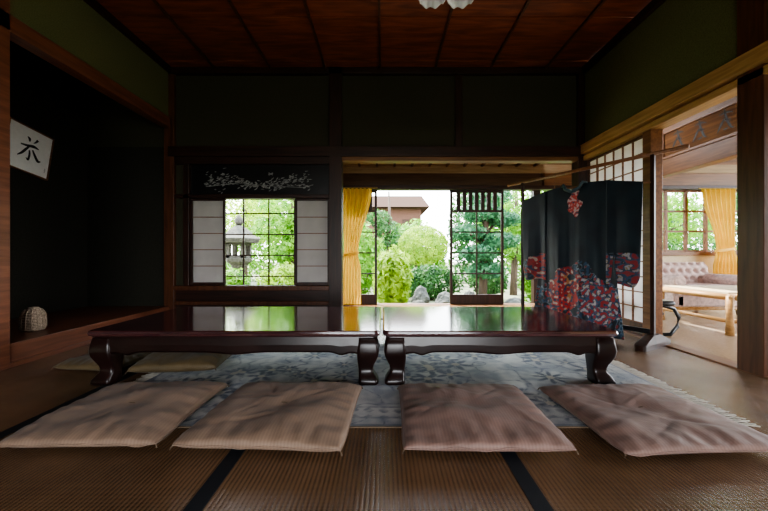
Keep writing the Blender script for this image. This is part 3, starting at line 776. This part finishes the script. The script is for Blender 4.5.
# ------------------------------------------------------------------ pendant lamp
LP = (.33, 1.80)
lp = empty("pendant_lamp", (LP[0], LP[1], ZC-.03), "pendant lamp with scalloped white glass shades on brass arms", "lamp")
m = MB(); m.tube([(LP[0], LP[1], ZC), (LP[0], LP[1], 2.24)], .009, 10); m.lathe([(0, 0), (.05, 0), (.05, .02), (.02, .035), (0, .035)], LP[0], LP[1], ZC-.036, 20)
for s in (-1, 1):
    m.tube([(LP[0], LP[1], 2.26), (LP[0]+s*.04, LP[1], 2.22), (LP[0]+s*.075, LP[1], 2.20), (LP[0]+s*.075, LP[1], 2.15)], .006, 8)
m.obj("stem", M['brass'], smooth=True, parent=lp)
for s in (-1, 1):
    m = MB(); cx = LP[0]+s*.075
    prof = [(.018, .14), (.03, .12), (.055, .08), (.068, .03), (.072, 0.0), (.066, .0), (.062, .03), (.05, .07), (.02, .11)]
    m.rings([[(cx+r*(1+.06*math.cos(8*a))*math.cos(a), LP[1]+r*(1+.06*math.cos(8*a))*math.sin(a), 2.055+z+.010*math.cos(8*a)*(z < .04)) for a in [2*math.pi*k/48 for k in range(48)]] for r, z in prof])
    m.obj("lamp_shade", M['glasswhite'], smooth=True, parent=lp)
    m = MB(); m.lathe([(0, 0), (.018, .006), (.026, .025), (.02, .05), (.012, .07), (0, .07)], cx, LP[1], 2.065, 16); m.obj("bulb", M['glasswhite'], smooth=True, parent=lp)

# ------------------------------------------------------------------ garden
GZ = -.45
def foliage(m, c, rad, n, size, mi=0, seed=0, rough=.22):
    rr = random.Random(seed+int(c[0]*100)+int(c[2]*77))
    for _ in range(n):
        while True:
            d = Vector((rr.gauss(0, 1), rr.gauss(0, 1), rr.gauss(0, 1)))
            if d.length > .01: break
        d.normalize(); k = 1+rough*noise.noise(d*3+Vector(c)); k *= rr.uniform(.72, 1.03) if rough > .1 else rr.uniform(.9, 1.0)
        p = Vector((c[0]+d.x*rad[0]*k, c[1]+d.y*rad[1]*k, c[2]+d.z*rad[2]*k))
        nn = (d+Vector((rr.uniform(-.9, .9), rr.uniform(-.9, .9), rr.uniform(-.9, .9)))).normalized()
        t = nn.cross(Vector((rr.uniform(-1, 1), rr.uniform(-1, 1), rr.uniform(-1, 1)))).normalized(); b = nn.cross(t)
        s = size*rr.uniform(.6, 1.3)
        m.add([p-t*s, p-b*s*.42, p+t*s, p+b*s*.42], [(0, 1, 2, 3)], mi)
def shrub(x, y, z, rad, n, size, mat, label, name="garden_shrub", rough=.22):
    e = empty(name, (x, y, GZ), label, "shrub")
    m = MB(); foliage(m, (x, y, z), rad, n, size, rough=rough)
    o = m.obj("leaves", mat, parent=e); o["kind"] = "stuff"
    m = MB()
    for k in range(5):
        a = k*1.25; m.tube([(x+.03*math.cos(a), y+.03*math.sin(a), GZ-.02), (x+rad[0]*.3*math.cos(a), y+rad[1]*.3*math.sin(a), (GZ+z)/2), (x+rad[0]*.5*math.cos(a), y+rad[1]*.5*math.sin(a), z)], [.035, .025, .012], 6)
    m.obj("stems", M['bark'], parent=e); return e
def tree(x, y, h, clumps, mat, label, lean=0.1, size=.07, n=900):
    e = empty("garden_tree", (x, y, GZ), label, "tree")
    m = MB(); pts = [(x, y, GZ-.05), (x+lean*.4, y, GZ+h*.3), (x+lean, y, GZ+h*.65), (x+lean*.7, y, GZ+h)]
    m.tube(pts, [.11, .085, .06, .03], 10)
    for (dx, dy, z, rx, rz) in clumps:
        m.tube([(x+lean*.7, y, max(GZ+.4, z-.35)), (x+dx*.6, y+dy*.6, z-.12), (x+dx, y+dy, z)], [.04, .028, .014], 6)
    m.obj("trunk", M['bark'], smooth=True, parent=e)
    m = MB()
    for (dx, dy, z, rx, rz) in clumps: foliage(m, (x+dx, y+dy, z), (rx, rx, rz), int(n*(rx*1.6)), size, seed=int(x*10))
    o = m.obj("foliage", mat, parent=e); o["kind"] = "stuff"; return e
shrub(1.12, 9.8, .98, (.72, .55, .58), 6500, .036, M['leafC'], "large round clipped yellow-green shrub", rough=.05)
shrub(1.15, 8.75, .0, (.85, .35, .45), 3000, .055, M['leafB'], "dark green clipped low hedge")
shrub(.16, 6.9, .20, (.38, .4, .62), 2600, .07, M['leafC'], "bright fresh green leafy bush beside the rocks")
shrub(-.60, 8.6, .60, (.55, .5, .9), 2400, .07, M['leafA'], "leafy green bush by the veranda")
shrub(2.7, 8.9, .05, (.5, .4, .42), 1500, .06, M['leafB'], "dark green low shrub")
shrub(3.7, 8.0, .10, (.5, .4, .55), 1800, .07, M['leafA'], "fresh green shrub behind the stones")
shrub(5.2, 11.6, .9, (1.1, .8, 1.4), 3600, .08, M['leafA'], "large light green shrub")
shrub(8.6, 11.0, .9, (1.5, .9, 1.5), 3600, .09, M['leafB'], "broad green leafy shrub beyond the parlour glazing")
shrub(-2.2, 7.9, .0, (.7, .45, .5), 1800, .06, M['leafC'], "low spreading shrub with fresh lime leaves")
shrub(-4.4, 8.6, .1, (.9, .5, .7), 2200, .07, M['leafA'], "fresh green shrub behind the lantern")
shrub(-2.75, 6.25, -.05, (.34, .3, .5), 1300, .055, M['leafA'], "leafy shrub partly hiding the lantern base")
for x, y, rx, rz, mt in [(-9.6, 15, 2.1, 2.2, 'leafB'), (-5.2, 15.5, 1.5, 2.5, 'leafA'), (-2.2, 14.0, 1.3, 1.9, 'leafA'), (1.0, 13.5, 1.5, 1.30, 'leafA'), (4.2, 14.5, 1.5, 2.4, 'leafB'), (7.6, 15, 1.6, 2.5, 'leafA'), (11.3, 15, 1.8, 2.4, 'leafA'), (-14.5, 15, 2.1, 2.2, 'leafA'), (16, 15, 2.2, 2.4, 'leafB')]:
    shrub(x, y, GZ+rz*.85, (rx, 1.0, rz), 5200, .11, M[mt], "tall leafy hedge at the garden edge", "garden_hedge")
tree(2.3, 8.0, 3.0, [(0, 0, 1.7, .50, .22), (-.30, .1, 1.25, .45, .20), (.4, 0, 1.05, .45, .20), (-.1, -.1, .75, .45, .18), (.2, .1, 2.1, .5, .25), (.5, .1, 1.55, .4, .18), (.1, 0, .35, .45, .2)], M['leafD'], "trained pine with layered cloud clumps")
tree(3.75, 9.9, 3.6, [(0, 0, 2.2, .9, .55), (-.4, 0, 1.6, .7, .5), (.6, 0, 1.5, .8, .5), (.1, 0, 1.0, .7, .45)], M['leafA'], "young maple with fresh green leaves")
tree(-2.55, 9.2, 3.4, [(0, 0, 2.1, .8, .45), (.5, 0, 1.6, .6, .35), (-.4, 0, 1.4, .6, .35), (.35, 0, 1.05, .6, .3), (-.1, 0, .75, .5, .25)], M['leafA'], "slender maple behind the shoji window")
tree(-4.6, 11.2, 3.8, [(0, 0, 2.4, 1.1, .6), (.6, 0, 1.6, .9, .5), (-.7, 0, 1.5, .9, .5)], M['leafC'], "light green garden tree")
tree(-1.5, 11.0, 3.8, [(0, 0, 2.4, .8, .6), (.3, 0, 1.8, .6, .45), (-.4, 0, 1.6, .6, .5)], M['leafB'], "dark leaved garden tree")
tree(6.8, 8.6, 3.6, [(0, 0, 2.1, .9, .6), (.8, 0, 1.5, .8, .5), (-.7, 0, 1.4, .8, .5)], M['leafA'], "green tree outside the parlour window")
tree(.10, 12.0, 3.4, [(0, 0, 1.6, .45, .35), (.25, 0, 1.15, .4, .3), (-.3, 0, 2.0, .45, .3)], M['leafB'], "slim dark tree before the house", size=.06)

def rock(x, y, r, h, seed, label):
    m = MB(); N = 18; K = 10; rg = []
    for j in range(K+1):
        t = j/K; rr_ = max(.02, math.sin(math.pi*(.28+.72*t))**.7) if j < K else .02
        ring = []
        for k in range(N):
            a = 2*math.pi*k/N; q = 1+.45*noise.noise((math.cos(a)*1.9+seed, math.sin(a)*1.9, t*3))
            ring.append((x+r*rr_*q*math.cos(a), y+r*.8*rr_*q*math.sin(a), GZ-.04+h*t+.08*noise.noise((a, t*3, seed))*(t < .9)))
        rg.append(ring)
    m.rings(rg); o = m.obj("garden_rock", M['stone'], smooth=False); o["label"] = label; o["category"] = "rock"; o["group"] = "rocks in the garden"
for a in [(.85, 7.9, .20, .50, 1), (1.40, 7.75, .26, .38, 2), (.72, 7.2, .16, .26, 3), (2.25, 7.2, .24, .28, 4), (2.8, 7.3, .24, .30, 5), (3.3, 7.1, .18, .26, 6), (1.75, 6.9, .18, .20, 7), (-1.9, 7.1, .2, .25, 8), (-3.9, 7.0, .22, .3, 9), (1.95, 7.8, .16, .40, 10), (1.2, 7.0, .15, .18, 11)]:
    rock(*a, "grey weathered garden rock")
# stone lantern
LX, LY = -3.04, 7.15
sl = empty("stone_lantern", (LX, LY, GZ), "weathered granite lantern with broad cap", "lantern")
m = MB(); m.lathe([(0, -.02), (.26, -.02), (.26, .08), (.20, .12), (.15, .15), (.13, .5), (.13, .85), (.17, .95), (.27, 1.02), (.29, 1.10), (0, 1.10)], LX, LY, GZ, 6); m.obj("pedestal", M['stonel'], .01, parent=sl)
m = MB(); 
for sx in (-1, 1):
    for sy in (-1, 1): m.box(LX+sx*.15-.045, LX+sx*.15+.045, LY+sy*.15-.045, LY+sy*.15+.045, GZ+1.10, GZ+1.40)
m.box(LX-.195, LX+.195, LY-.195, LY+.195, GZ+1.10, GZ+1.15); m.box(LX-.195, LX+.195, LY-.195, LY+.195, GZ+1.37, GZ+1.41)
m.obj("fire_box", M['stonel'], .008, parent=sl)
m = MB(); m.lathe([(0, 1.41), (.41, 1.41), (.45, 1.50), (.33, 1.57), (.19, 1.70), (.07, 1.78), (0, 1.78)], LX, LY, GZ, 6); m.obj("cap", M['stonel'], .01, parent=sl)
m = MB(); m.lathe([(0, 1.78), (.05, 1.78), (.09, 1.85), (.08, 1.92), (.02, 2.0), (0, 2.01)], LX, LY, GZ, 14); m.obj("finial", M['stonel'], smooth=True, parent=sl)
# neighbouring building
nb = empty("neighbouring_house", (0, 19, GZ), "reddish brown wooden house beyond the garden", "house")
MB().box(-4.0, 1.95, 18, 21, GZ, 3.25).obj("wall", M['hwall'], parent=nb)
m = MB(); a = [(-4.4, 17.5, 3.2), (2.35, 17.5, 3.2), (2.35, 21.5, 3.2), (-4.4, 21.5, 3.2), (-4.2, 19.5, 4.1), (2.15, 19.5, 4.1)]
m.add(a, [(0, 1, 5, 4), (2, 3, 4, 5), (1, 2, 5), (3, 0, 4), (0, 3, 2, 1)])
m.obj("roof", M['rooftile'], parent=nb)
for x in (-.3, 1.0):
    MB().box(x-.03, x+.5, 17.95, 18.0, 1.9, 2.6).obj("window", M['rooftile'], parent=nb)

# ------------------------------------------------------------------ light
w = bpy.data.worlds.new("world"); scene.world = w; w.use_nodes = True
nt = w.node_tree; bg = nt.nodes["Background"]
tc = nt.nodes.new("ShaderNodeTexCoord"); sep = nt.nodes.new("ShaderNodeSeparateXYZ"); nt.links.new(tc.outputs["Generated"], sep.inputs[0])
r = nt.nodes.new("ShaderNodeValToRGB"); r.color_ramp.elements[0].position = 0; r.color_ramp.elements[1].position = .8
r.color_ramp.elements[0].color = (.97, .99, 1, 1); r.color_ramp.elements[1].color = (.74, .86, 1, 1)
nt.links.new(sep.outputs["Z"], r.inputs["Fac"]); nt.links.new(r.outputs["Color"], bg.inputs["Color"])
bg.inputs["Strength"].default_value = 14.5
sd = bpy.data.lights.new("sun", 'SUN'); sd.energy = 22; sd.angle = .03; sd.color = (1, .95, .85)
so = bpy.data.objects.new("sun", sd); COL.objects.link(so); so.rotation_euler = (math.radians(-28), math.radians(-22), 0)
def portal(x, y, z, w_, h_, rot):
    l = bpy.data.lights.new("portal", 'AREA'); l.shape = 'RECTANGLE'; l.size = w_; l.size_y = h_; l.cycles.is_portal = True
    o = bpy.data.objects.new("portal", l); COL.objects.link(o); o.location = (x, y, z); o.rotation_euler = rot
portal(.95, YO+.2, .9, 10.3, 1.9, (math.radians(-90), 0, 0))
portal(.25, -3.15, .88, 2.9, 1.75, (math.radians(90), 0, 0))
portal(6.35, 1.9, 1.3, 2.0, 4.8, (0, math.radians(90), 0))

# ------------------------------------------------------------------ camera
cam = bpy.data.cameras.new("camera"); cam.lens = 16; cam.sensor_width = 36; cam.clip_start = .02; cam.clip_end = 200
co = bpy.data.objects.new("camera", cam); COL.objects.link(co); co.location = (0, 0, .70); co.rotation_euler = (math.radians(90), 0, 0)
scene.camera = co
